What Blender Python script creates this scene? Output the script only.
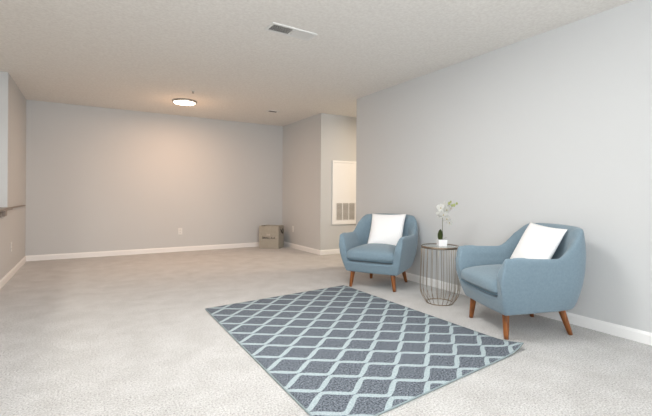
import bpy, bmesh, math, random
from mathutils import Vector, Matrix
random.seed(7)
C = bpy.context.scene.collection
for o in list(bpy.data.objects): bpy.data.objects.remove(o)

# ------------------------------------------------------------ camera
CEIL = 2.435
YAW, ROLL = 0.5388, 0.0066
cam_data = bpy.data.cameras.new('camera')
cam_data.sensor_fit = 'HORIZONTAL'; cam_data.sensor_width = 36.0
cam_data.lens = 36.0 * 396.97 / 652
cam_data.shift_y = -12.4 / 652
cam_data.clip_start = 0.02
cam = bpy.data.objects.new('camera', cam_data); C.objects.link(cam)
fwd = Vector((math.sin(YAW), math.cos(YAW), 0)); rgt = Vector((math.cos(YAW), -math.sin(YAW), 0)); up = Vector((0, 0, 1))
r2 = rgt * math.cos(ROLL) + up * math.sin(ROLL); u2 = up * math.cos(ROLL) - rgt * math.sin(ROLL)
cam.matrix_world = Matrix((( r2.x, u2.x, -fwd.x, 0), (r2.y, u2.y, -fwd.y, 0), (r2.z, u2.z, -fwd.z, 1.02), (0, 0, 0, 1)))
bpy.context.scene.camera = cam

# ------------------------------------------------------------ world, lamps, exposure
w = bpy.data.worlds.new('world'); bpy.context.scene.world = w; w.use_nodes = True
bg = w.node_tree.nodes['Background']; bg.inputs[0].default_value = (0.75, 0.85, 1, 1); bg.inputs[1].default_value = 1.0
vs = bpy.context.scene.view_settings
vs.view_transform = 'Standard'; vs.look = 'None'; vs.gamma = 1; vs.exposure = 0.22; vs.use_curve_mapping = False

def area(name, loc, target, sx, sy, power, col, shape='RECTANGLE'):
    l = bpy.data.lights.new(name, 'AREA'); l.shape = shape; l.size = sx
    if shape == 'RECTANGLE': l.size_y = sy
    l.energy = power; l.color = col
    o = bpy.data.objects.new(name, l); C.objects.link(o); o.location = loc
    o.rotation_euler = (Vector(target) - Vector(loc)).to_track_quat('-Z', 'Y').to_euler()
    return o
area('window_daylight', (0.35, -2.42, 1.35), (0.9, 3, 1.6), 1.9, 1.9, 66, (0.95, 0.97, 1.0))
area('side_window_daylight', (-0.74, -1.0, 1.45), (2.5, 0.3, 1.5), 1.9, 1.6, 14, (0.97, 0.97, 1.0))
area('near_room_fill', (1.1, 2.3, 2.37), (1.1, 2.3, 0), 0.9, 0.9, 40, (1.0, 0.985, 0.97), 'DISK')  # added fill without a fixture, evens out the right wall and foreground
area('ceiling_bounce_fill', (0.1, -0.9, 1.7), (0.1, -0.4, 2.435), 0.5, 0.5, 66, (0.98, 0.99, 1.0), 'DISK')  # added bodiless uplight, brightens the ceiling near the camera
area('stair_fill', (-1.75, 3.8, 2.36), (-1.75, 3.8, 0), 0.4, 0.4, 26, (1.0, 0.93, 0.84), 'DISK')  # unseen fill added over the stairwell, no fixture there
area('hall_lamp', (4.45, 4.6, 2.39), (4.45, 4.6, 0), 0.35, 0.35, 28, (1.0, 0.80, 0.60), 'DISK')

# ------------------------------------------------------------ helpers
def mat(name, col, rough=0.6, metal=0.0, spec=0.5):
    m = bpy.data.materials.new(name); m.use_nodes = True
    b = m.node_tree.nodes['Principled BSDF']
    b.inputs['Base Color'].default_value = (*col, 1); b.inputs['Roughness'].default_value = rough
    b.inputs['Metallic'].default_value = metal; b.inputs['Specular IOR Level'].default_value = spec
    return m
def nd(m, t, **kw):
    n = m.node_tree.nodes.new(t)
    for k, v in kw.items():
        if hasattr(n, k): setattr(n, k, v)
        else: n.inputs[k].default_value = v
    return n
def lk(m, a, b): m.node_tree.links.new(a, b)
def bsdf(m): return m.node_tree.nodes['Principled BSDF']
def noise_col(m, stops, scale, detail=2.0, coord='Object', rough=0.6):
    tc = nd(m, 'ShaderNodeTexCoord'); n = nd(m, 'ShaderNodeTexNoise', Scale=scale, Detail=detail, Roughness=rough)
    r = nd(m, 'ShaderNodeValToRGB'); e = r.color_ramp.elements
    e[0].position, e[0].color = stops[0][0], (*stops[0][1], 1); e[1].position, e[1].color = stops[-1][0], (*stops[-1][1], 1)
    for p, c in stops[1:-1]:
        x = e.new(p); x.color = (*c, 1)
    lk(m, tc.outputs[coord], n.inputs['Vector']); lk(m, n.outputs[0], r.inputs[0])
    return r.outputs[0]
def noise_bump(m, scale, strength, dist, detail=2.0, coord='Object'):
    tc = nd(m, 'ShaderNodeTexCoord'); n = nd(m, 'ShaderNodeTexNoise', Scale=scale, Detail=detail)
    b = nd(m, 'ShaderNodeBump', Strength=strength, Distance=dist)
    lk(m, tc.outputs[coord], n.inputs['Vector']); lk(m, n.outputs[0], b.inputs['Height']); lk(m, b.outputs[0], bsdf(m).inputs['Normal'])
    return b

def mathn(m, op, a, b=None, c=None):
    n = m.node_tree.nodes.new('ShaderNodeMath'); n.operation = op
    for i, v in enumerate((a, b, c)):
        if v is None: continue
        if isinstance(v, (int, float)): n.inputs[i].default_value = v
        else: lk(m, v, n.inputs[i])
    return n.outputs[0]

def tag(o, label=None, cat=None, group=None, kind=None):
    for k, v in (('label', label), ('category', cat), ('group', group), ('kind', kind)):
        if v: o[k] = v
    return o
def obj(name, bm, m, parent=None, smooth=False):
    me = bpy.data.meshes.new(name)
    bmesh.ops.recalc_face_normals(bm, faces=bm.faces[:])
    bm.to_mesh(me); bm.free()
    if smooth:
        for p in me.polygons: p.use_smooth = True
    me.materials.append(m)
    o = bpy.data.objects.new(name, me); C.objects.link(o)
    if parent: o.parent = parent
    return o
def empty(name, loc, rz=0):
    o = bpy.data.objects.new(name, None); C.objects.link(o); o.location = loc; o.rotation_euler = (0, 0, rz); o.empty_display_size = 0.1
    return o
def box(bm, x0, x1, y0, y1, z0, z1, bev=0.0, seg=2):
    r = bmesh.ops.create_cube(bm, size=1)
    for v in r['verts']:
        v.co = Vector((x0 + (v.co.x + .5) * (x1 - x0), y0 + (v.co.y + .5) * (y1 - y0), z0 + (v.co.z + .5) * (z1 - z0)))
    if bev:
        ed = list({e for v in r['verts'] for e in v.link_edges})
        bmesh.ops.bevel(bm, geom=ed, offset=bev, segments=seg, affect='EDGES', profile=0.5)
def tube(bm, pts, radii, n=10, closed=False, cap=True):
    pts = [Vector(p) for p in pts]; N = len(pts)
    if not isinstance(radii, (list, tuple)): radii = [radii] * N
    rings = []; prev = None
    for i, p in enumerate(pts):
        if closed: t = pts[(i + 1) % N] - pts[i - 1]
        else: t = pts[min(i + 1, N - 1)] - pts[max(i - 1, 0)]
        t.normalize()
        if prev is None:
            a = Vector((0, 0, 1)) if abs(t.z) < .9 else Vector((1, 0, 0)); s = t.cross(a).normalized()
        else: s = (prev - t * prev.dot(t)).normalized()
        prev = s; q = t.cross(s)
        rings.append([bm.verts.new(p + (s * math.cos(2 * math.pi * k / n) + q * math.sin(2 * math.pi * k / n)) * radii[i]) for k in range(n)])
    for i in range(N if closed else N - 1):
        A, B = rings[i], rings[(i + 1) % N]
        for k in range(n): bm.faces.new((A[k], A[(k + 1) % n], B[(k + 1) % n], B[k]))
    if cap and not closed:
        bm.faces.new(rings[0][::-1]); bm.faces.new(rings[-1])
def lathe(bm, prof, n=32, c=(0, 0, 0)):
    rings = []
    for r, z in prof:
        if r < 1e-6: rings.append([bm.verts.new((c[0], c[1], c[2] + z))])
        else: rings.append([bm.verts.new((c[0] + r * math.cos(2 * math.pi * k / n), c[1] + r * math.sin(2 * math.pi * k / n), c[2] + z)) for k in range(n)])
    for A, B in zip(rings, rings[1:]):
        for k in range(n):
            j = (k + 1) % n
            if len(A) == 1 and len(B) == 1: continue
            if len(A) == 1: bm.faces.new((A[0], B[j], B[k]))
            elif len(B) == 1: bm.faces.new((A[k], A[j], B[0]))
            else: bm.faces.new((A[k], A[j], B[j], B[k]))
def struct(name, bm, m):
    o = obj(name, bm, m); o['kind'] = 'structure'; return o
def sbox(name, m, *a, bev=0.0):
    bm = bmesh.new(); box(bm, *a, bev=bev); return struct(name, bm, m)
def lerp_table(tab, x):
    if x <= tab[0][0]: return tab[0][1]
    for (a, va), (b, vb) in zip(tab, tab[1:]):
        if x <= b:
            t = (x - a) / (b - a); t = t * t * (3 - 2 * t) if len(tab) < 4 else t
            return va + (vb - va) * t
    return tab[-1][1]

# ------------------------------------------------------------ materials
M = {}
M['wall'] = mat('grey_wall_paint', (0.60, 0.61, 0.61), 0.65, spec=0.25); noise_bump(M['wall'], 90, 0.08, 0.002)
M['ceiling'] = mat('textured_ceiling_paint', (0.60, 0.59, 0.575), 0.9, spec=0.1)
lk(M['ceiling'], noise_col(M['ceiling'], [(0.3, (0.78, 0.755, 0.715)), (0.7, (0.88, 0.86, 0.82))], 42, 3), bsdf(M['ceiling']).inputs['Base Color'])
noise_bump(M['ceiling'], 42, 0.3, 0.005, 3)
M['trim'] = mat('white_trim_paint', (0.88, 0.88, 0.87), 0.4)
M['plastic'] = mat('white_plastic', (0.78, 0.78, 0.76), 0.35)
M['dark'] = mat('dark_recess', (0.03, 0.03, 0.03), 0.8)
# carpet: cut pile, mottled beige grey
m = M['carpet'] = mat('cut_pile_carpet', (0.5, 0.48, 0.45), 0.95, spec=0.05)
c1 = noise_col(m, [(0.34, (0.23, 0.225, 0.215)), (0.46, (0.50, 0.495, 0.485)), (0.62, (0.70, 0.695, 0.685))], 105, 4, rough=0.8)
c2 = noise_col(m, [(0.3, (0.84, 0.835, 0.825)), (0.65, (1.0, 1.0, 1.0))], 5, 5)
mx = nd(m, 'ShaderNodeMix', data_type='RGBA', blend_type='MULTIPLY'); mx.inputs[0].default_value = 1.0
lk(m, c1, mx.inputs[6]); lk(m, c2, mx.inputs[7]); lk(m, mx.outputs[2], bsdf(m).inputs['Base Color'])
noise_bump(m, 120, 0.7, 0.008, 3)
bsdf(m).inputs['Sheen Weight'].default_value = 0.2
# blue fabric
m = M['blue'] = mat('dusty_blue_upholstery', (0.2, 0.31, 0.38), 0.9, spec=0.15)
lk(m, noise_col(m, [(0.3, (0.165, 0.235, 0.285)), (0.7, (0.215, 0.295, 0.35))], 60, 5, rough=0.8), bsdf(m).inputs['Base Color'])
noise_bump(m, 500, 0.35, 0.002, 2); bsdf(m).inputs['Sheen Weight'].default_value = 0.25
M['seam'] = mat('blue_welt_cord', (0.13, 0.21, 0.265), 0.9, spec=0.1)
m = M['pillow'] = mat('white_cotton', (0.90, 0.90, 0.90), 0.9, spec=0.1); noise_bump(m, 260, 0.3, 0.002)
# walnut stained legs
m = M['wood'] = mat('walnut_stained_wood', (0.25, 0.09, 0.03), 0.35)
tc = nd(m, 'ShaderNodeTexCoord'); mp = nd(m, 'ShaderNodeMapping'); mp.inputs['Scale'].default_value = (60, 60, 5)
n_ = nd(m, 'ShaderNodeTexNoise', Scale=1.0, Detail=4.0); rr = nd(m, 'ShaderNodeValToRGB')
rr.color_ramp.elements[0].position = .3; rr.color_ramp.elements[0].color = (0.11, 0.034, 0.008, 1)
rr.color_ramp.elements[1].position = .7; rr.color_ramp.elements[1].color = (0.34, 0.115, 0.028, 1)
lk(m, tc.outputs['Object'], mp.inputs[0]); lk(m, mp.outputs[0], n_.inputs['Vector']); lk(m, n_.outputs[0], rr.inputs[0]); lk(m, rr.outputs[0], bsdf(m).inputs['Base Color'])
M['bronze'] = mat('antique_bronze_wire', (0.34, 0.275, 0.205), 0.35, 0.85)
m = M['glass'] = mat('clear_glass', (0.9, 0.95, 0.93), 0.03); bsdf(m).inputs['Transmission Weight'].default_value = 1.0; bsdf(m).inputs['IOR'].default_value = 1.3
M['top_ring'] = mat('dark_bronze_band', (0.20, 0.16, 0.12), 0.4, 0.8)
M['pot'] = mat('white_glazed_pot', (0.90, 0.90, 0.90), 0.25)
M['moss'] = mat('moss', (0.10, 0.12, 0.05), 0.95)
M['leaf'] = mat('orchid_leaf', (0.08, 0.11, 0.03), 0.4)
M['stem'] = mat('orchid_stem', (0.13, 0.14, 0.07), 0.6)
M['petal'] = mat('white_petal', (0.88, 0.88, 0.84), 0.6); bsdf(M['petal']).inputs['Subsurface Weight'].default_value = 0.0
M['lip'] = mat('flower_throat', (0.45, 0.36, 0.14), 0.6)
M['bud'] = mat('green_bud', (0.34, 0.38, 0.14), 0.6)
M['ledge'] = mat('brown_stained_ledge', (0.26, 0.215, 0.18), 0.4)
M['nickel'] = mat('brushed_nickel', (0.42, 0.40, 0.37), 0.4, 0.7)
m = M['canvas'] = mat('beige_canvas', (0.42, 0.39, 0.33), 0.95, spec=0.05)
lk(m, noise_col(m, [(0.35, (0.34, 0.32, 0.27)), (0.65, (0.47, 0.44, 0.38))], 60, 4), bsdf(m).inputs['Base Color']); noise_bump(m, 300, 0.3, 0.002)
M['ink'] = mat('dark_print', (0.07, 0.065, 0.06), 0.9)
M['paleink'] = mat('pale_print', (0.62, 0.58, 0.52), 0.9)
M['leather'] = mat('black_strap', (0.025, 0.024, 0.024), 0.6)
m = M['lamp'] = mat('lit_diffuser', (1, 0.9, 0.75), 0.5)
bsdf(m).inputs['Emission Color'].default_value = (1, 0.86, 0.66, 1); bsdf(m).inputs['Emission Strength'].default_value = 6.0
# rug
m = M['rug'] = mat('trellis_rug_pile', (0.1, 0.1, 0.1), 0.95, spec=0.05)
PX, HH, AMP, BW = 0.2800, 0.1240, 0.0452, 0.0147
X0, Y0 = 0.422, 0.572
uvn = nd(m, 'ShaderNodeUVMap', uv_map='UVMap'); sp = nd(m, 'ShaderNodeSeparateXYZ'); lk(m, uvn.outputs[0], sp.inputs[0])
xx = mathn(m, 'MULTIPLY', mathn(m, 'SUBTRACT', sp.outputs[0], X0), 2 * math.pi / PX)
cc = mathn(m, 'MULTIPLY', mathn(m, 'COSINE', xx), 0.955)
wv = mathn(m, 'MULTIPLY', mathn(m, 'DIVIDE', mathn(m, 'ARCSINE', cc), math.asin(0.955)), AMP)
yy = mathn(m, 'SUBTRACT', sp.outputs[1], Y0 - HH / 2)
def strand(e):
    a = mathn(m, 'ADD', e, HH); b_ = mathn(m, 'FLOORED_MODULO', a, 2 * HH); return mathn(m, 'ABSOLUTE', mathn(m, 'SUBTRACT', b_, HH))
d1 = strand(mathn(m, 'SUBTRACT', yy, wv)); d2 = strand(mathn(m, 'ADD', mathn(m, 'SUBTRACT', yy, HH), wv))
dm = mathn(m, 'MINIMUM', d1, d2)
tcn = nd(m, 'ShaderNodeTexNoise', Scale=230.0, Detail=2.0); lk(m, uvn.outputs[0], tcn.inputs['Vector'])
dm = mathn(m, 'ADD', dm, mathn(m, 'MULTIPLY', mathn(m, 'SUBTRACT', tcn.outputs[0], 0.5), 0.004))
# the band keeps its width across the slope, so it is taller where it climbs
dm = mathn(m, 'SUBTRACT', dm, mathn(m, 'MULTIPLY', mathn(m, 'SUBTRACT', 1.0, mathn(m, 'MULTIPLY', cc, cc)), 0.0062))
mr = nd(m, 'ShaderNodeMapRange'); mr.inputs[1].default_value = BW - 0.001; mr.inputs[2].default_value = BW + 0.001; mr.inputs[3].default_value = 1; mr.inputs[4].default_value = 0
lk(m, dm, mr.inputs[0])
nn = nd(m, 'ShaderNodeTexNoise', Scale=95.0, Detail=3.0, Roughness=0.8); lk(m, uvn.outputs[0], nn.inputs['Vector'])
dk = nd(m, 'ShaderNodeValToRGB'); e = dk.color_ramp.elements; e[0].position = .38; e[0].color = (0.032, 0.043, 0.056, 1); e[1].position = .66; e[1].color = (0.27, 0.30, 0.345, 1)
lt = nd(m, 'ShaderNodeValToRGB'); e = lt.color_ramp.elements; e[0].position = .35; e[0].color = (0.28, 0.36, 0.385, 1); e[1].position = .65; e[1].color = (0.48, 0.555, 0.58, 1)
lk(m, nn.outputs[0], dk.inputs[0]); lk(m, nn.outputs[0], lt.inputs[0])
mx = nd(m, 'ShaderNodeMix', data_type='RGBA'); lk(m, mr.outputs[0], mx.inputs[0]); lk(m, dk.outputs[0], mx.inputs[6]); lk(m, lt.outputs[0], mx.inputs[7])
lk(m, mx.outputs[2], bsdf(m).inputs['Base Color'])
bp = nd(m, 'ShaderNodeBump', Strength=0.5, Distance=0.004); lk(m, nn.outputs[0], bp.inputs['Height']); lk(m, bp.outputs[0], bsdf(m).inputs['Normal'])
M['binding'] = mat('pale_teal_binding', (0.27, 0.33, 0.34), 0.9, spec=0.1)

# ------------------------------------------------------------ the room
XL, XR, XA, YB, YA, YE, YN = -0.814, 3.352, 3.413, 7.456, 5.888, 4.752, -2.55
sbox('floor', M['carpet'], -2.75, 5.35, YN - .15, YB + .15, -0.12, 0)
sbox('ceiling', M['ceiling'], -2.75, 5.35, YN - .15, YB + .15, CEIL, CEIL + 0.12)
sbox('wall_back', M['wall'], XL, XA, YB, YB + 0.15, 0, CEIL)
sbox('wall_right', M['wall'], XR, XR + 0.115, YN, YE, 0, CEIL, bev=0.0)
sbox('wall_alcove', M['wall'], XA, 5.2, YA, YB + 0.15, 0, CEIL)
sbox('wall_hall', M['wall'], 5.2, 5.35, 3.2, YB + .15, 0, CEIL)
sbox('wall_hall_end', M['wall'], XR + 0.115, 5.2, 3.05, 3.2, 0, CEIL)
sbox('wall_left_block', M['wall'], -2.6, XL, YA, YB + 0.15, 0, CEIL)
sbox('wall_left_half', M['wall'], XL - 0.115, XL, 2.45, YA, 0, 0.832)
bm = bmesh.new()
box(bm, XL - .115, XL, YN, -1.95, 0, CEIL); box(bm, XL - .115, XL, -0.05, 2.45, 0, CEIL); box(bm, XL - .115, XL, -1.95, -0.05, 0, .65); box(bm, XL - .115, XL, -1.95, -0.05, 2.25, CEIL)
struct('wall_left_near', bm, M['wall'])
bm = bmesh.new()
for a, b in ((-1.95, -1.89), (-1.03, -.97), (-.11, -.05)): box(bm, XL - .1, XL - .04, a, b, .65, 2.25)
box(bm, XL - .099, XL - .041, -1.95, -.05, .65, .71); box(bm, XL - .099, XL - .041, -1.95, -.05, 2.19, 2.25)
wg = struct('window_2', bm, M['trim'])
bm = bmesh.new(); box(bm, XL - .073, XL - .067, -1.9, -.1, .7, 2.2); obj('pane', bm, M['glass'], wg)
sbox('wall_stair', M['wall'], -2.75, -2.6, 2.3, YB + .15, 0, CEIL)
sbox('wall_stair_end', M['wall'], -2.6, XL - 0.115, 2.3, 2.45, 0, CEIL)
# near wall (behind the camera) with a wide window opening
bm = bmesh.new(); WX0, WX1, WZ0, WZ1 = -0.65, 1.35, 0.35, 2.33
box(bm, XL - .115, WX0, YN - .15, YN, 0, CEIL); box(bm, WX1, XR + .115, YN - .15, YN, 0, CEIL)
box(bm, WX0, WX1, YN - .15, YN, 0, WZ0); box(bm, WX0, WX1, YN - .15, YN, WZ1, CEIL)
struct('wall_near', bm, M['wall'])
bm = bmesh.new()
for a, b in ((WX0, WX0 + .06), ((WX0 + WX1) / 2 - .03, (WX0 + WX1) / 2 + .03), (WX1 - .06, WX1)): box(bm, a, b, YN - .12, YN - .04, WZ0, WZ1)
box(bm, WX0, WX1, YN - .119, YN - .041, WZ0, WZ0 + .06); box(bm, WX0, WX1, YN - .119, YN - .041, WZ1 - .06, WZ1)
wf = struct('window_1', bm, M['trim'])
bm = bmesh.new(); box(bm, WX0 + .05, WX1 - .05, YN - .085, YN - .079, WZ0 + .05, WZ1 - .05); obj('pane', bm, M['glass'], wf)

def baseboard(name, p, q, nrm):
    # stepped profile extruded from p to q, standing off the wall along nrm
    prof = [(0, 0), (0.014, 0), (0.014, 0.066), (0.010, 0.074), (0.006, 0.084), (0, 0.084)]
    bm = bmesh.new(); p = Vector(p); q = Vector(q); n = Vector(nrm)
    A = [bm.verts.new((p.x + n.x * d, p.y + n.y * d, z)) for d, z in prof]
    B = [bm.verts.new((q.x + n.x * d, q.y + n.y * d, z)) for d, z in prof]
    k = len(prof)
    for i in range(k): bm.faces.new((A[i], A[(i + 1) % k], B[(i + 1) % k], B[i]))
    bm.faces.new(A); bm.faces.new(B[::-1])
    struct(name, bm, M['trim'])
baseboard('baseboard_right', (XR, YN), (XR, YE + 0.012), (-1, 0))
baseboard('baseboard_right_end', (XR + .0, YE), (XR + .115, YE), (0, 1))
baseboard('baseboard_back', (XL, YB), (XA, YB), (0, -1))
baseboard('baseboard_left', (XL, YN), (XL, YB), (1, 0))
baseboard('baseboard_alcove', (XA, YA - 0.012), (XA, YB), (-1, 0))
baseboard('baseboard_hall', (XA - 0.012, YA), (5.2, YA), (0, -1))

# ledge cap on the left half wall with its bracket
bm = bmesh.new(); box(bm, XL - 0.16, XL + 0.05, 2.45, YA, 0.832, 0.86, bev=0.006)
box(bm, XL, XL + 0.035, YA - 0.01, YB - 0.30, 0.842, 0.856, bev=0.004)
ld = struct('trim_1', bm, M['ledge'])
bm = bmesh.new()
box(bm, XL, XL + .04, 5.45, 5.52, 0.77, 0.832, bev=.004); box(bm, XL, XL + 0.035, 5.55, 5.62, 0.77, 0.832, bev=.004); box(bm, XL, XL + 0.02, 5.40, 5.66, 0.765, 0.832, bev=.004)
obj('bracket', bm, M['ledge'], ld)

# ------------------------------------------------------------ armchair
def sgnpow(v, p): return math.copysign(abs(v) ** p, v)
WA = [(0.17, .316), (.24, .340), (.34, .363), (.46, .380), (.56, .386), (.66, .381), (.80, .354)]
WB = [(0.17, .295), (.24, .318), (.34, .340), (.46, .357), (.60, .366), (.80, .362)]
WF = [(0.17, .300), (.24, .322), (.32, .348), (.40, .366), (.47, .371), (.51, .366), (.56, .346), (.61, .308)]
ZB = 0.175
def rake(v):
    # the underside rises towards the back
    k = max(0, 1 - (v.z - ZB) / .25)
    return Vector((v.x, v.y, v.z + k * .036 * (v.y + .3) / .6))
def plan(t, z):
    """outer outline at height z; t in [-1,1], 0 = middle of the back, +-1 = the arm fronts. returns point, inward normal"""
    a, B, F = lerp_table(WA, z), lerp_table(WB, z), lerp_table(WF, z)
    s = 1 if t >= 0 else -1; u = abs(t); ys = 0.10
    def P(u):
        if u < 0.5:
            th = (u / 0.5) * math.pi / 2
            return Vector((s * a * sgnpow(math.sin(th), 2 / 3.4), ys + (B - ys) * sgnpow(math.cos(th), 2 / 3.4), z))
        k = (u - 0.5) / 0.5
        return Vector((s * (a - 0.018 * k * k), ys + (-F - ys) * k, z))
    p = P(u); d = P(min(u + .01, 1)) - P(max(u - .01, 0)); d.z = 0
    if d.length < 1e-6: d = Vector((s, 0, 0))
    d.normalize(); n = Vector((d.y, -d.x, 0)) * s
    if n.dot(Vector((0, 0.0, 0)) - Vector((p.x, p.y, 0))) < 0 and u > .1: n = -n
    if u <= .1: n = Vector((0, -1, 0)) if u < .02 else (n if n.y < 0 else -n)
    return p, n
def height(t):
    p, _ = plan(t, .6); y = p.y; u = abs(t)
    h = 0.594
    if u > 0.5: k = (u - .5) / .5; h = 0.594 + 0.024 * k * k
    # rise from the arm to the back
    r = min(1, max(0, (y - 0.055) / 0.255)); r = r * r * (3 - 2 * r) * .5 + r * .5
    h = h + (0.812 - h) * r
    # rounded arm front
    if u > .8: h -= 0.016 * ((u - .8) / .2) ** 2
    h -= 0.010 * (1 - math.cos(min(1, abs(p.x) / .3) * math.pi / 2)) if y > .2 else 0
    return h
def chair_shell():
    bm = bmesh.new(); N = 72; rings = []
    ts = []
    for i in range(N + 1):
        t = -1 + 2 * i / N; ts.append(t)
    for t in ts:
        h = height(t); ring = []
        p, n = plan(t, .5); back = max(0, min(1, (p.y - .05) / .25))
        def th(z): 
            lo = 0.085 + 0.085 * back; hi = 0.078 + 0.02 * back
            k = min(1, max(0, (z - .38) / (h - .42 + 1e-6))); return lo + (hi - lo) * k
        T = th(h); drop = .115 * (1 - back) + .06 * back
        zs = [ZB + (h - .032 - ZB) * k / 10 for k in range(11)]
        for z in zs: ring.append(plan(t, z)[0])
        pz, n = plan(t, h - .03)
        for off, dz in ((.05, .012), (.18, .002), (.38, .10 * drop), (.62, .28 * drop), (.84, .58 * drop), (.98, drop)):
            q = pz + n * (T * off); q.z = h - dz; ring.append(q)
        for k in range(10):
            z = (h - drop - .012) + (.23 - (h - drop - .012)) * k / 9
            p, n = plan(t, z); ring.append(p + n * th(z))
        rings.append([rake(q) for q in ring])
    V = [[bm.verts.new(c) for c in r] for r in rings]
    for A, B in zip(V, V[1:]):
        k = len(A)
        for i in range(k): bm.faces.new((A[i], A[(i + 1) % k], B[(i + 1) % k], B[i]))
    bmesh.ops.triangulate(bm, faces=[bm.faces.new(V[0]), bm.faces.new(V[-1][::-1])])
    # seat base, front apron flush with the arm fronts
    lv = [(ZB, .0), (.21, 0), (.25, 0), (.298, 0)]
    R = []
    for z, ins in lv:  # plan levels
        ring = [plan(-1 + 2 * i / 60, z)[0] for i in range(61)]
        a0, a1 = ring[-1], ring[0]
        for k in range(1, 12):
            f = k / 12; q = a0.lerp(a1, f); q.y -= 0.012 * math.sin(math.pi * f); ring.append(q)
        c = Vector((0, 0, z)); ring = [rake(c + (q - c) * .995) for q in ring]
        R.append([bm.verts.new(q) for q in ring])
    for A, B in zip(R, R[1:]):
        k = len(A)
        for i in range(k): bm.faces.new((A[i], A[(i + 1) % k], B[(i + 1) % k], B[i]))
    for ring in (R[0], R[-1]):
        z = ring[0].co.z; c = bm.verts.new((0, 0, z)); k = len(ring); c.co.z = sum(v.co.z for v in ring) / k
        for i in range(k): bm.faces.new((ring[i], ring[(i + 1) % k], c))
    return bm
def superbox(bm, cx, cy, cz, a, b, c, p=6, pz=3.2, nu=48, nv=20, crown=0.0):
    rings = []
    for j in range(nv + 1):
        ph = -math.pi / 2 + math.pi * j / nv; ring = []
        cr = sgnpow(math.cos(ph), 2 / pz) if abs(math.cos(ph)) > 1e-9 else 0; zz = sgnpow(math.sin(ph), 2 / pz)
        if j in (0, nv): rings.append([bm.verts.new((cx, cy, cz + c * zz + (crown if j else 0)))]); continue
        for i in range(nu):
            th = 2 * math.pi * i / nu
            x = sgnpow(math.cos(th), 2 / p) * cr; y = sgnpow(math.sin(th), 2 / p) * cr
            ring.append(bm.verts.new((cx + a * x, cy + b * y, cz + c * zz + (crown * (1 - x * x) * (1 - y * y) if zz > 0 else 0))))
        rings.append(ring)
    for A, B in zip(rings, rings[1:]):
        for i in range(nu):
            k = (i + 1) % nu
            if len(A) == 1: bm.faces.new((A[0], B[i], B[k]))
            elif len(B) == 1: bm.faces.new((A[i], A[k], B[0]))
            else: bm.faces.new((A[i], A[k], B[k], B[i]))
def make_armchair():
    root = empty('armchair', (0, 0, 0))
    sh = obj('upholstered_frame', chair_shell(), M['blue'], root, True)
    r = sh.modifiers.new('remesh', 'REMESH'); r.mode = 'VOXEL'; r.voxel_size = 0.010; r.use_smooth_shade = True
    s = sh.modifiers.new('smooth', 'SMOOTH'); s.iterations = 22; s.factor = 0.5
    bm = bmesh.new(); superbox(bm, 0, -0.080, 0.368, 0.290, 0.290, 0.068, p=8, pz=3.6, crown=0.040)
    cu = obj('seat_cushion', bm, M['blue'], root, True)
    for z in (0.322,):
        bm = bmesh.new(); pts = []
        for i in range(80):
            th = 2 * math.pi * i / 80
            pts.append((0.284 * sgnpow(math.cos(th), 2 / 9), -0.080 + 0.286 * sgnpow(math.sin(th), 2 / 9), z))
        tube(bm, pts, 0.0035, 6, closed=True); obj('piping', bm, M['seam'], cu, True)
    for sx, sy in ((-1, -1), (1, -1), (-1, 1), (1, 1)):
        bm = bmesh.new()
        top = Vector((sx * (.232 if sy < 0 else .19), -.252 if sy < 0 else .205, ZB + (.012 if sy < 0 else .04))); bot = Vector((sx * (.256 if sy < 0 else .222), -.262 if sy < 0 else .270, 0))
        tube(bm, [top.lerp(bot, k / 6) for k in range(7)], [.0265 - .0095 * k / 6 for k in range(7)], 16)
        # trim the foot flat on the floor
        for v in bm.verts: v.co.z = max(v.co.z, 0)
        obj('leg', bm, M['wood'], root, True)
    return root
def copy_tree(o, parent=None):
    c = o.copy(); C.objects.link(c)
    if parent: c.parent = parent
    for ch in [x for x in bpy.data.objects if x.parent == o]: copy_tree(ch, c)
    return c
CH1 = (2.893, 3.604, -149.2); CH2 = (2.915, 1.905, 156.5)
g = 'pair of blue armchairs beside the side table'
ch1 = make_armchair()
ch2 = copy_tree(ch1)
for ch, (x, y, a), lab in ((ch1, CH1, 'blue upholstered tub armchair farther back, left of the wire side table, at the rug corner'),
                           (ch2, CH2, 'blue upholstered tub armchair nearest the camera, right of the wire side table')):
    ch.location = (x, y, 0); ch.rotation_euler = (0, 0, math.radians(a + 90)); tag(ch, lab, 'armchair', g)

# ------------------------------------------------------------ pillows
def pillow_mesh(seed):
    rnd = random.Random(seed); bm = bmesh.new(); n = 28; a = 0.212; T = 0.060
    ph = [rnd.uniform(0, 6) for _ in range(4)]
    def pt(i, j, s):
        u, v = -1 + 2 * i / n, -1 + 2 * j / n
        x = a * u * (1 - 0.055 * (1 - v * v)); y = a * v * (1 - 0.055 * (1 - u * u))
        t = T * ((1 - abs(u) ** 2.6) * (1 - abs(v) ** 2.6)) ** 0.62
        t *= 1 + 0.05 * math.sin(4 * u + ph[0]) * math.sin(3 * v + ph[1])
        return (x, y, s * t)
    G = {}
    for s in (1, -1):
        for i in range(n + 1):
            for j in range(n + 1):
                e = i in (0, n) or j in (0, n)
                if e and s == -1: G[s, i, j] = G[1, i, j]
                else: G[s, i, j] = bm.verts.new(pt(i, j, s))
        for i in range(n):
            for j in range(n):
                f = [G[s, i, j], G[s, i + 1, j], G[s, i + 1, j + 1], G[s, i, j + 1]]
                bm.faces.new(f if s > 0 else f[::-1])
    return bm
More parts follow.
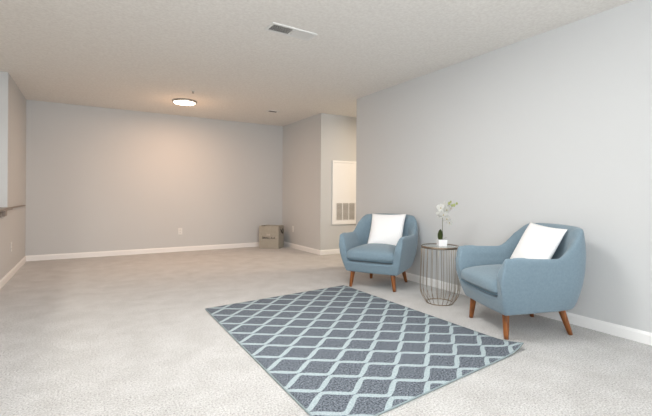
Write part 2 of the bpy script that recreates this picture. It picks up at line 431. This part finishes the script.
def place_pillow(ch, lx, ly, lz, lean, twist, roll, label, seed):
    o = obj('throw_pillow', pillow_mesh(seed), M['pillow'], None, True)
    # pillow plane XY, its front (+Z) turned to the chair's front (-Y local), leaning back
    mloc = Matrix.Translation((lx, ly, lz)) @ Matrix.Rotation(math.radians(twist), 4, 'Z') @ Matrix.Rotation(math.radians(90 - lean), 4, 'X') @ Matrix.Rotation(math.radians(roll), 4, 'Z')
    mw = Matrix.Translation(ch.location) @ Matrix.Rotation(ch.rotation_euler.z, 4, 'Z') @ mloc
    o.matrix_world = mw
    tag(o, label, 'pillow', 'white square throw pillows on the armchairs')
place_pillow(ch1, 0.022, 0.128, 0.618, 27, 0, 1, 'white square throw pillow leaning in the farther armchair, left of the side table', 1)
place_pillow(ch2, 0.00, 0.135, 0.610, 29, 3, -4, 'white square throw pillow leaning in the nearer armchair, right of the side table', 2)

# ------------------------------------------------------------ wire drum side table
TX, TY = 2.902, 2.712
tb = tag(empty('side_table', (TX, TY, 0)), 'round bronze wire drum side table with glass top between the two armchairs', 'side table')
def ring_bm(r, z, t, n=56):
    bm = bmesh.new(); tube(bm, [(r * math.cos(2 * math.pi * k / n), r * math.sin(2 * math.pi * k / n), z) for k in range(n)], t, 8, closed=True); return bm
TZ = 0.543
bm = bmesh.new(); lathe(bm, [(.169, TZ - .016), (.177, TZ - .016), (.178, TZ - .014), (.178, TZ + .004), (.175, TZ + .005), (.173, TZ + .003), (.172, TZ - .004), (.169, TZ - .006), (.169, TZ - .016)], 64)
obj('top_ring', bm, M['top_ring'], tb, True)
obj('base_ring', ring_bm(.123, 0.0045, .0045), M['bronze'], tb, True)
prof = [(.123, .006), (.139, .024), (.159, .052), (.175, .084), (.1835, .12), (.186, .165), (.185, .24), (.181, .34), (.177, .44), (.1735, TZ - .012)]
for k in range(22):
    a = 2 * math.pi * (k + .3) / 22; bm = bmesh.new()
    tube(bm, [(r * math.cos(a), r * math.sin(a), z) for r, z in prof], .0026, 6); obj('wire', bm, M['bronze'], tb, True)
bm = bmesh.new(); lathe(bm, [(0, TZ - .005), (.171, TZ - .005), (.171, TZ + .001), (0, TZ + .001)], 56); obj('glass_top', bm, M['glass'], tb)

# ------------------------------------------------------------ orchid
OZ = TZ + .0012
oc = tag(empty('potted_orchid', (TX + .022, TY - .002, OZ), math.radians(-31)), 'white orchid in a small square white pot on the wire side table', 'potted plant')
bm = bmesh.new(); s0, s1, hz = .037, .041, .062
prof = [(s0, 0), (s1, hz), (s1 - .006, hz), (s1 - .007, hz - .012)]
for (a, za), (b, zb) in zip(prof, prof[1:]):
    A = [bm.verts.new((x * a, y * a, za)) for x, y in ((-1, -1), (1, -1), (1, 1), (-1, 1))]; B = [bm.verts.new((x * b, y * b, zb)) for x, y in ((-1, -1), (1, -1), (1, 1), (-1, 1))]
    for i in range(4): bm.faces.new((A[i], A[(i + 1) % 4], B[(i + 1) % 4], B[i]))
bm.faces.new([bm.verts.new((x * s0, y * s0, 0)) for x, y in ((-1, -1), (-1, 1), (1, 1), (1, -1))])
bmesh.ops.remove_doubles(bm, verts=bm.verts[:], dist=1e-5)
obj('pot', bm, M['pot'], oc)
bm = bmesh.new(); superbox(bm, 0, 0, hz - .014, 0.0335, .0335, .012, p=8, pz=2, nu=24, nv=8); obj('moss', bm, M['moss'], oc, True)
def leaf(L, W, ang, lean, bend):
    bm = bmesh.new(); n = 12; rows = []
    for i in range(n + 1):
        f = i / n; w_ = W * math.sin(math.pi * min(1, f * .93 + .07)) ** .7
        th = lean + bend * f; 
        z = sum(math.cos(lean + bend * k / n) for k in range(i)) * L / n; y = sum(math.sin(lean + bend * k / n) for k in range(i)) * L / n
        rows.append([bm.verts.new((x * w_, y - .004 * (1 - abs(x)) , z)) for x in (-1, -.5, 0, .5, 1)])
    for A, B in zip(rows, rows[1:]):
        for i in range(4): bm.faces.new((A[i], A[i + 1], B[i + 1], B[i]))
    bmesh.ops.solidify(bm, geom=bm.faces[:], thickness=.002)
    bm.transform(Matrix.Rotation(ang, 4, 'Z'))
    return bm
for (x, y, L, W, ang, ln, bd) in ((-.020, -.012, .112, .029, 0.25, -.06, .10), (-.006, .014, .100, .016, 2.9, .15, .5), (.012, .010, .055, .012, -1.9, .5, .9)):
    o = obj('leaf', leaf(L, W, ang, ln, bd), M['leaf'], oc, True); o.location = (x, y, hz - .012)
stem = [(0.004, 0, hz - .01), (.006, 0, .12), (.006, 0, .18), (.004, 0, .23), (.006, -.004, .29), (.020, -.006, .345), (.050, -.004, .385), (.088, 0, .402), (.135, 0, .400)]
bm = bmesh.new(); tube(bm, stem, [.0028] * 5 + [.0022, .0018, .0015, .0012], 8); obj('flower_stem', bm, M['stem'], oc, True)
def flower(scale):
    bm = bmesh.new()
    def petal(L, W, ang, tilt):
        n = 6; rows = []
        for i in range(n + 1):
            f = i / n; w_ = W * math.sin(math.pi * (f * .9 + .08)) ** .65; row = []
            for x in (-1, -.4, .4, 1):
                row.append(Vector((x * w_, -(tilt * f * f * L) - .002 * (1 - x * x), f * L)))
            rows.append([bm.verts.new(Matrix.Rotation(ang, 3, 'Y') @ v * scale) for v in row])
        for A, B in zip(rows, rows[1:]):
            for i in range(3): bm.faces.new((A[i], A[i + 1], B[i + 1], B[i]))
    petal(.034, .021, math.radians(78), .15); petal(.034, .021, math.radians(-78), .15)
    for a in (0, 140, -140): petal(.032, .012, math.radians(a), -.15)
    bmesh.ops.solidify(bm, geom=bm.faces[:], thickness=.0012)
    return bm
# (x, y, z, yaw, pitch, scale)
for i, (x, y, z, yw, pt_, sc) in enumerate(((-.018, -.020, .368, -.3, -.1, 1.05), (.036, -.026, .350, .3, .1, 1.0), (.004, -.030, .302, -.1, .1, 1.1), (.036, -.024, .262, .4, -.2, 1.05),
                                 (-.024, -.014, .306, -.5, .1, .95), (.064, -.018, .226, .5, -.2, .85), (.015, -.012, .392, .1, .3, .85), (.078, -.010, .364, .7, .1, .8))):
    f = obj('flower', flower(sc * 1.18), M['petal'], oc, True); f.location = (x, y, z); f.rotation_euler = (pt_, 0, yw)
    bm = bmesh.new(); bmesh.ops.create_icosphere(bm, subdivisions=2, radius=.0055 * sc)
    for v in bm.verts: v.co.z = v.co.z * 1.3 - .005; v.co.y -= .005
    obj('throat', bm, M['lip'], f, True)
for (x, y, z, r) in ((.066, -.004, .408, .012), (.082, -.002, .424, .009), (.116, 0, .392, .013), (.142, 0, .408, .010), (.094, -.002, .386, .010)):
    bm = bmesh.new(); bmesh.ops.create_icosphere(bm, subdivisions=2, radius=r)
    for v in bm.verts: v.co.z *= 1.35
    o = obj('bud', bm, M['bud'], oc, True); o.location = (x, y, z)

# ------------------------------------------------------------ rug
RL, RT, RR, RB = Vector((0.896, 3.574, 0)), Vector((2.482, 3.742, 0)), Vector((2.506, 1.594, 0)), Vector((0.885, 1.426, 0))
RW, RH = 1.61, 2.147
rr_ = empty('area_rug', (RB.x, RB.y, 0)); tag(rr_, 'dark grey rug with pale blue trellis pattern on the beige carpet', 'rug')
def rugpt(s, t, z=0):
    p = RB.lerp(RR, s).lerp(RL.lerp(RT, s), t)
    # the near right corner curls up off the carpet
    d = ((1 - s) * RW + t * RH); k = max(0, 1 - d / 0.26); lift = 0.036 * k * k
    ins = 0.006 * k * k
    return Vector((p.x - ins - RB.x, p.y + ins - RB.y, z + lift))
bm = bmesh.new(); NS, NT = 64, 84; TH = .009; G = {}
uvl = bm.loops.layers.uv.new('UVMap')
for lvl in (0, 1):
    for i in range(NS + 1):
        for j in range(NT + 1): G[lvl, i, j] = bm.verts.new(rugpt(i / NS, j / NT, 0.0005 + TH * lvl))
def face(keys):
    f = bm.faces.new([G[k] for k in keys])
    for lp, k in zip(f.loops, keys): lp[uvl].uv = (k[1] / NS * RW, k[2] / NT * RH)
for i in range(NS):
    for j in range(NT):
        face([(1, i, j), (1, i + 1, j), (1, i + 1, j + 1), (1, i, j + 1)]); face([(0, i, j), (0, i, j + 1), (0, i + 1, j + 1), (0, i + 1, j)])
for i in range(NS):
    face([(0, i, 0), (0, i + 1, 0), (1, i + 1, 0), (1, i, 0)]); face([(0, i, NT), (1, i, NT), (1, i + 1, NT), (0, i + 1, NT)])
for j in range(NT):
    face([(0, 0, j), (1, 0, j), (1, 0, j + 1), (0, 0, j + 1)]); face([(0, NS, j), (0, NS, j + 1), (1, NS, j + 1), (1, NS, j)])
obj('pile', bm, M['rug'], rr_, True)
bm = bmesh.new(); loop = []
for i in range(40): loop.append(rugpt(i / 40, 0, .0055))
for i in range(60): loop.append(rugpt(1, i / 60, .0055))
for i in range(40): loop.append(rugpt(1 - i / 40, 1, .0055))
for i in range(60): loop.append(rugpt(0, 1 - i / 60, .0055))
tube(bm, loop, .0048, 8, closed=True); obj('binding', bm, M['binding'], rr_, True)

# ------------------------------------------------------------ storage cube in the corner
bx_, by_ = 3.062, 7.170; W_, D_, H_ = .390, .325, .425
sb = tag(empty('storage_bin', (bx_, by_, 0), math.radians(-43)), 'beige canvas storage bin with printed words in the far corner', 'storage bin')
bm = bmesh.new(); t_ = .008
prof = [(0, 0.002), (1, .002), (1, H_), (1 - 2 * t_ / W_, H_), (1 - 2 * t_ / W_, .02), (0, .02)]
def sq(k, z, n=6):
    P_ = []
    hw, hd = W_ / 2 * k, D_ / 2 * k
    cs = [(-hw, -hd), (hw, -hd), (hw, hd), (-hw, hd)]
    for i in range(4):
        a, b = Vector(cs[i]), Vector(cs[(i + 1) % 4])
        for j in range(n):
            q = a.lerp(b, j / n); bl = 1 + .02 * math.sin(math.pi * j / n) * math.sin(math.pi * min(1, z / H_)); P_.append(bm.verts.new((q.x * bl, q.y * bl, z)))
    return P_
lv = [sq(1, .002)] + [sq(1, H_ * k / 6) for k in range(1, 7)] + [sq(1 - 2 * t_ / W_, H_ - .0), sq(1 - 2 * t_ / W_, H_ / 2), sq(1 - 2 * t_ / W_, .02)]
for A, B in zip(lv, lv[1:]):
    for i in range(24): bm.faces.new((A[i], A[(i + 1) % 24], B[(i + 1) % 24], B[i]))
bm.faces.new(lv[0][::-1]); bm.faces.new(lv[-1])
obj('body', bm, M['canvas'], sb)
bm = bmesh.new(); rim = []
for k in range(40):
    th = 2 * math.pi * k / 40; rim.append((W_ / 2 * .985 * sgnpow(math.cos(th), .2), D_ / 2 * .985 * sgnpow(math.sin(th), .2), H_))
tube(bm, rim, .006, 6, closed=True); obj('rim', bm, M['canvas'], sb, True)
for s in (-1, 1):
    hd = [(s * (W_ / 2 + .004), -.055, H_ - .05), (s * (W_ / 2 + .018), -.052, H_ - .085), (s * (W_ / 2 + .024), -.03, H_ - .125), (s * (W_ / 2 + .026), 0, H_ - .138), (s * (W_ / 2 + .024), .03, H_ - .125), (s * (W_ / 2 + .018), .052, H_ - .085), (s * (W_ / 2 + .004), .055, H_ - .05)]
    bm = bmesh.new(); tube(bm, hd, .008, 8); obj('handle', bm, M['leather'], sb, True)
def text(body, size, m, loc, parent):
    cu = bpy.data.curves.new('printed_words', 'FONT'); cu.body = body; cu.size = size; cu.extrude = .0008; cu.align_x = 'CENTER'; cu.align_y = 'CENTER'; cu.offset = .0012
    cu.materials.append(m); t = bpy.data.objects.new('printed_words', cu); C.objects.link(t)
    me = bpy.data.meshes.new_from_object(t); bpy.data.objects.remove(t)
    o = bpy.data.objects.new('printed_words', me); C.objects.link(o); o.parent = parent; o.location = loc; o.rotation_euler = (math.pi / 2, 0, 0); return o
text('SMALL A.A', .056, M['ink'], (-.005, -D_ / 2 - .0055, .205), sb)
text('THE', .042, M['paleink'], (-.01, -D_ / 2 - .0055, .265), sb)

# ------------------------------------------------------------ wall plates
def outlet(loc, rz, label):
    r = empty('wall_outlet', loc, rz); tag(r, label, 'outlet', 'white wall outlets')
    bm = bmesh.new(); box(bm, -.036, .036, -.006, 0, -.058, .058, bev=.003); obj('cover_plate', bm, M['plastic'], r)
    for dz in (-.02, .02):
        bm = bmesh.new(); box(bm, -.016, .016, -.0085, -.005, dz - .013, dz + .013, bev=.002); k = obj('socket', bm, M['plastic'], r)
        bm = bmesh.new(); box(bm, -.008, -.005, -.0090, -.0080, dz - .004, dz + .006); box(bm, .005, .008, -.0090, -.0080, dz - .004, dz + .006); box(bm, -.002, .002, -.009, -.008, dz - .010, dz - .006)
        obj('slot', bm, M['dark'], k)
outlet((1.412, YB, .362), 0, 'white electrical outlet in the middle of the long back wall')
outlet((XA, 6.945, .366), -math.pi / 2, 'white electrical outlet on the side wall beside the storage bin')
outlet((XL, 6.157, .366), math.pi / 2, 'white electrical outlet low on the left wall under the ledge')

# ------------------------------------------------------------ return air panel in the alcove
PW, PH0, PH1 = .57, .515, 1.635; px0 = 3.638
pn = tag(empty('return_air_panel', (px0, YA, PH0)), 'white return air panel with a louvered grille on the alcove wall', 'vent panel')
hh_ = PH1 - PH0
bm = bmesh.new()
box(bm, 0, .035, -.022, 0, 0, hh_, bev=.003); box(bm, PW - .035, PW, -.022, 0, 0, hh_, bev=.003); box(bm, .033, PW - .033, -.0215, 0, 0, .035, bev=.003); box(bm, .033, PW - .033, -.0215, 0, hh_ - .035, hh_, bev=.003)
obj('frame', bm, M['trim'], pn)
bm = bmesh.new(); gx0, gx1, gz0, gz1 = .085, PW - .085, .075, .375
box(bm, .03, PW - .03, -.012, -.001, gz1, hh_ - .03); box(bm, .03, PW - .03, -.012, -.001, .03, gz0); box(bm, .03, gx0, -.0119, -.001, gz0, gz1); box(bm, gx1, PW - .03, -.0119, -.001, gz0, gz1)
obj('door', bm, M['trim'], pn)
bm = bmesh.new()
for x in (gx0, gx0 + (gx1 - gx0) / 3, gx0 + 2 * (gx1 - gx0) / 3, gx1): box(bm, x - .008, x + .008, -.015, -.002, gz0, gz1)
n = 15
for k in range(n):
    z = gz0 + (k + .5) * (gz1 - gz0) / n; box(bm, gx0, gx1, -.012, -.006, z - .004, z + .004)
gr = obj('grille', bm, M['plastic'], pn)
bm = bmesh.new(); box(bm, gx0 - .005, gx1 + .005, -.003, -.0008, gz0 - .005, gz1 + .005); obj('backing', bm, mat('filter_grey', (0.30, 0.26, 0.22), 0.9), gr)

# ------------------------------------------------------------ ceiling fittings
cl = tag(empty('ceiling_light', (1.236, 6.25, CEIL)), 'round flush ceiling light, lit, near the back wall', 'ceiling light')
bm = bmesh.new(); lathe(bm, [(0, 0), (.172, 0), (.176, -.006), (.176, -.022), (.170, -.028), (.158, -.028), (.156, -.010), (0, -.010)], 48); obj('trim_ring', bm, M['nickel'], cl, True)
bm = bmesh.new(); lathe(bm, [(.157, -.012), (.157, -.026), (.145, -.036), (.11, -.043), (.06, -.047), (0, -.048)], 48); obj('diffuser', bm, M['lamp'], cl, True)
bulb = area('ceiling_light_bulb', (1.236, 6.25, CEIL - .054), (1.236, 6.25, 0), .30, .3, 19, (1.0, 0.60, 0.38), 'DISK')
bulb.parent = cl; bulb.location = (0, 0, -.054)
gl = bpy.data.lights.new('ceiling_warm_fill', 'POINT'); gl.energy = 3.5; gl.color = (1.0, 0.58, 0.32); gl.shadow_soft_size = 0.12  # extra point added in mid-air under the fixture to warm the ceiling
go = bpy.data.objects.new('ceiling_warm_fill', gl); C.objects.link(go); go.parent = cl; go.location = (0, 0, -.42)

M['duct'] = mat('grey_duct', (0.22, 0.21, 0.20), 0.7)
vt = tag(empty('ceiling_vent', (1.493, 3.10, CEIL), math.radians(2)), 'large white rectangular air register in the middle of the ceiling', 'ceiling vent')
VW, VD = .43, .17
bm = bmesh.new()
box(bm, -VW / 2, VW / 2, -VD / 2, -VD / 2 + .024, -.009, 0, bev=.003); box(bm, -VW / 2, VW / 2, VD / 2 - .024, VD / 2, -.009, 0, bev=.003)
box(bm, -VW / 2, -VW / 2 + .024, -VD / 2 + .022, VD / 2 - .022, -.0088, 0, bev=.003); box(bm, VW / 2 - .024, VW / 2, -VD / 2 + .022, VD / 2 - .022, -.0088, 0, bev=.003)
box(bm, -.008, .008, -VD / 2 + .022, VD / 2 - .022, -.0086, 0)
obj('frame', bm, M['plastic'], vt)
bm = bmesh.new(); box(bm, -VW / 2 + .02, VW / 2 - .02, -VD / 2 + .02, VD / 2 - .02, -.0015, -.0003); obj('backing', bm, M['duct'], vt)
for side in (-1, 1):
    for k in range(15):
        x = side * (.016 + (k + .5) * (VW / 2 - .04) / 15)
        bm = bmesh.new(); box(bm, -.0008, .0008, -VD / 2 + .023, VD / 2 - .023, -.0065, .0065)
        bm.transform(Matrix.Rotation(-side * math.radians(42), 4, 'Y')); bm.transform(Matrix.Translation((x, 0, -.0062))); obj('louver', bm, M['plastic'], vt)

sv = tag(empty('ceiling_vent', (2.645, 6.19, CEIL), math.radians(5)), 'small white ceiling diffuser with a dark slot near the back right corner', 'ceiling vent')
bm = bmesh.new(); box(bm, -.105, .105, -.07, .07, -.008, 0, bev=.003); obj('frame', bm, M['plastic'], sv)
bm = bmesh.new(); box(bm, -.07, .07, -.022, .022, -.012, -.0075, bev=.002); obj('slot', bm, M['dark'], sv)
sk = tag(empty('fire_sprinkler', (1.213, 5.584, CEIL)), 'tiny sprinkler head on the ceiling in front of the round light', 'sprinkler')
bm = bmesh.new(); lathe(bm, [(0, 0), (.028, 0), (.028, -.004), (.02, -.008), (0, -.008)], 24); obj('escutcheon', bm, M['plastic'], sk, True)
bm = bmesh.new(); lathe(bm, [(0, -.007), (.007, -.007), (.006, -.026), (.018, -.028), (.018, -.030), (0, -.031)], 16); obj('deflector', bm, M['nickel'], sk, True)
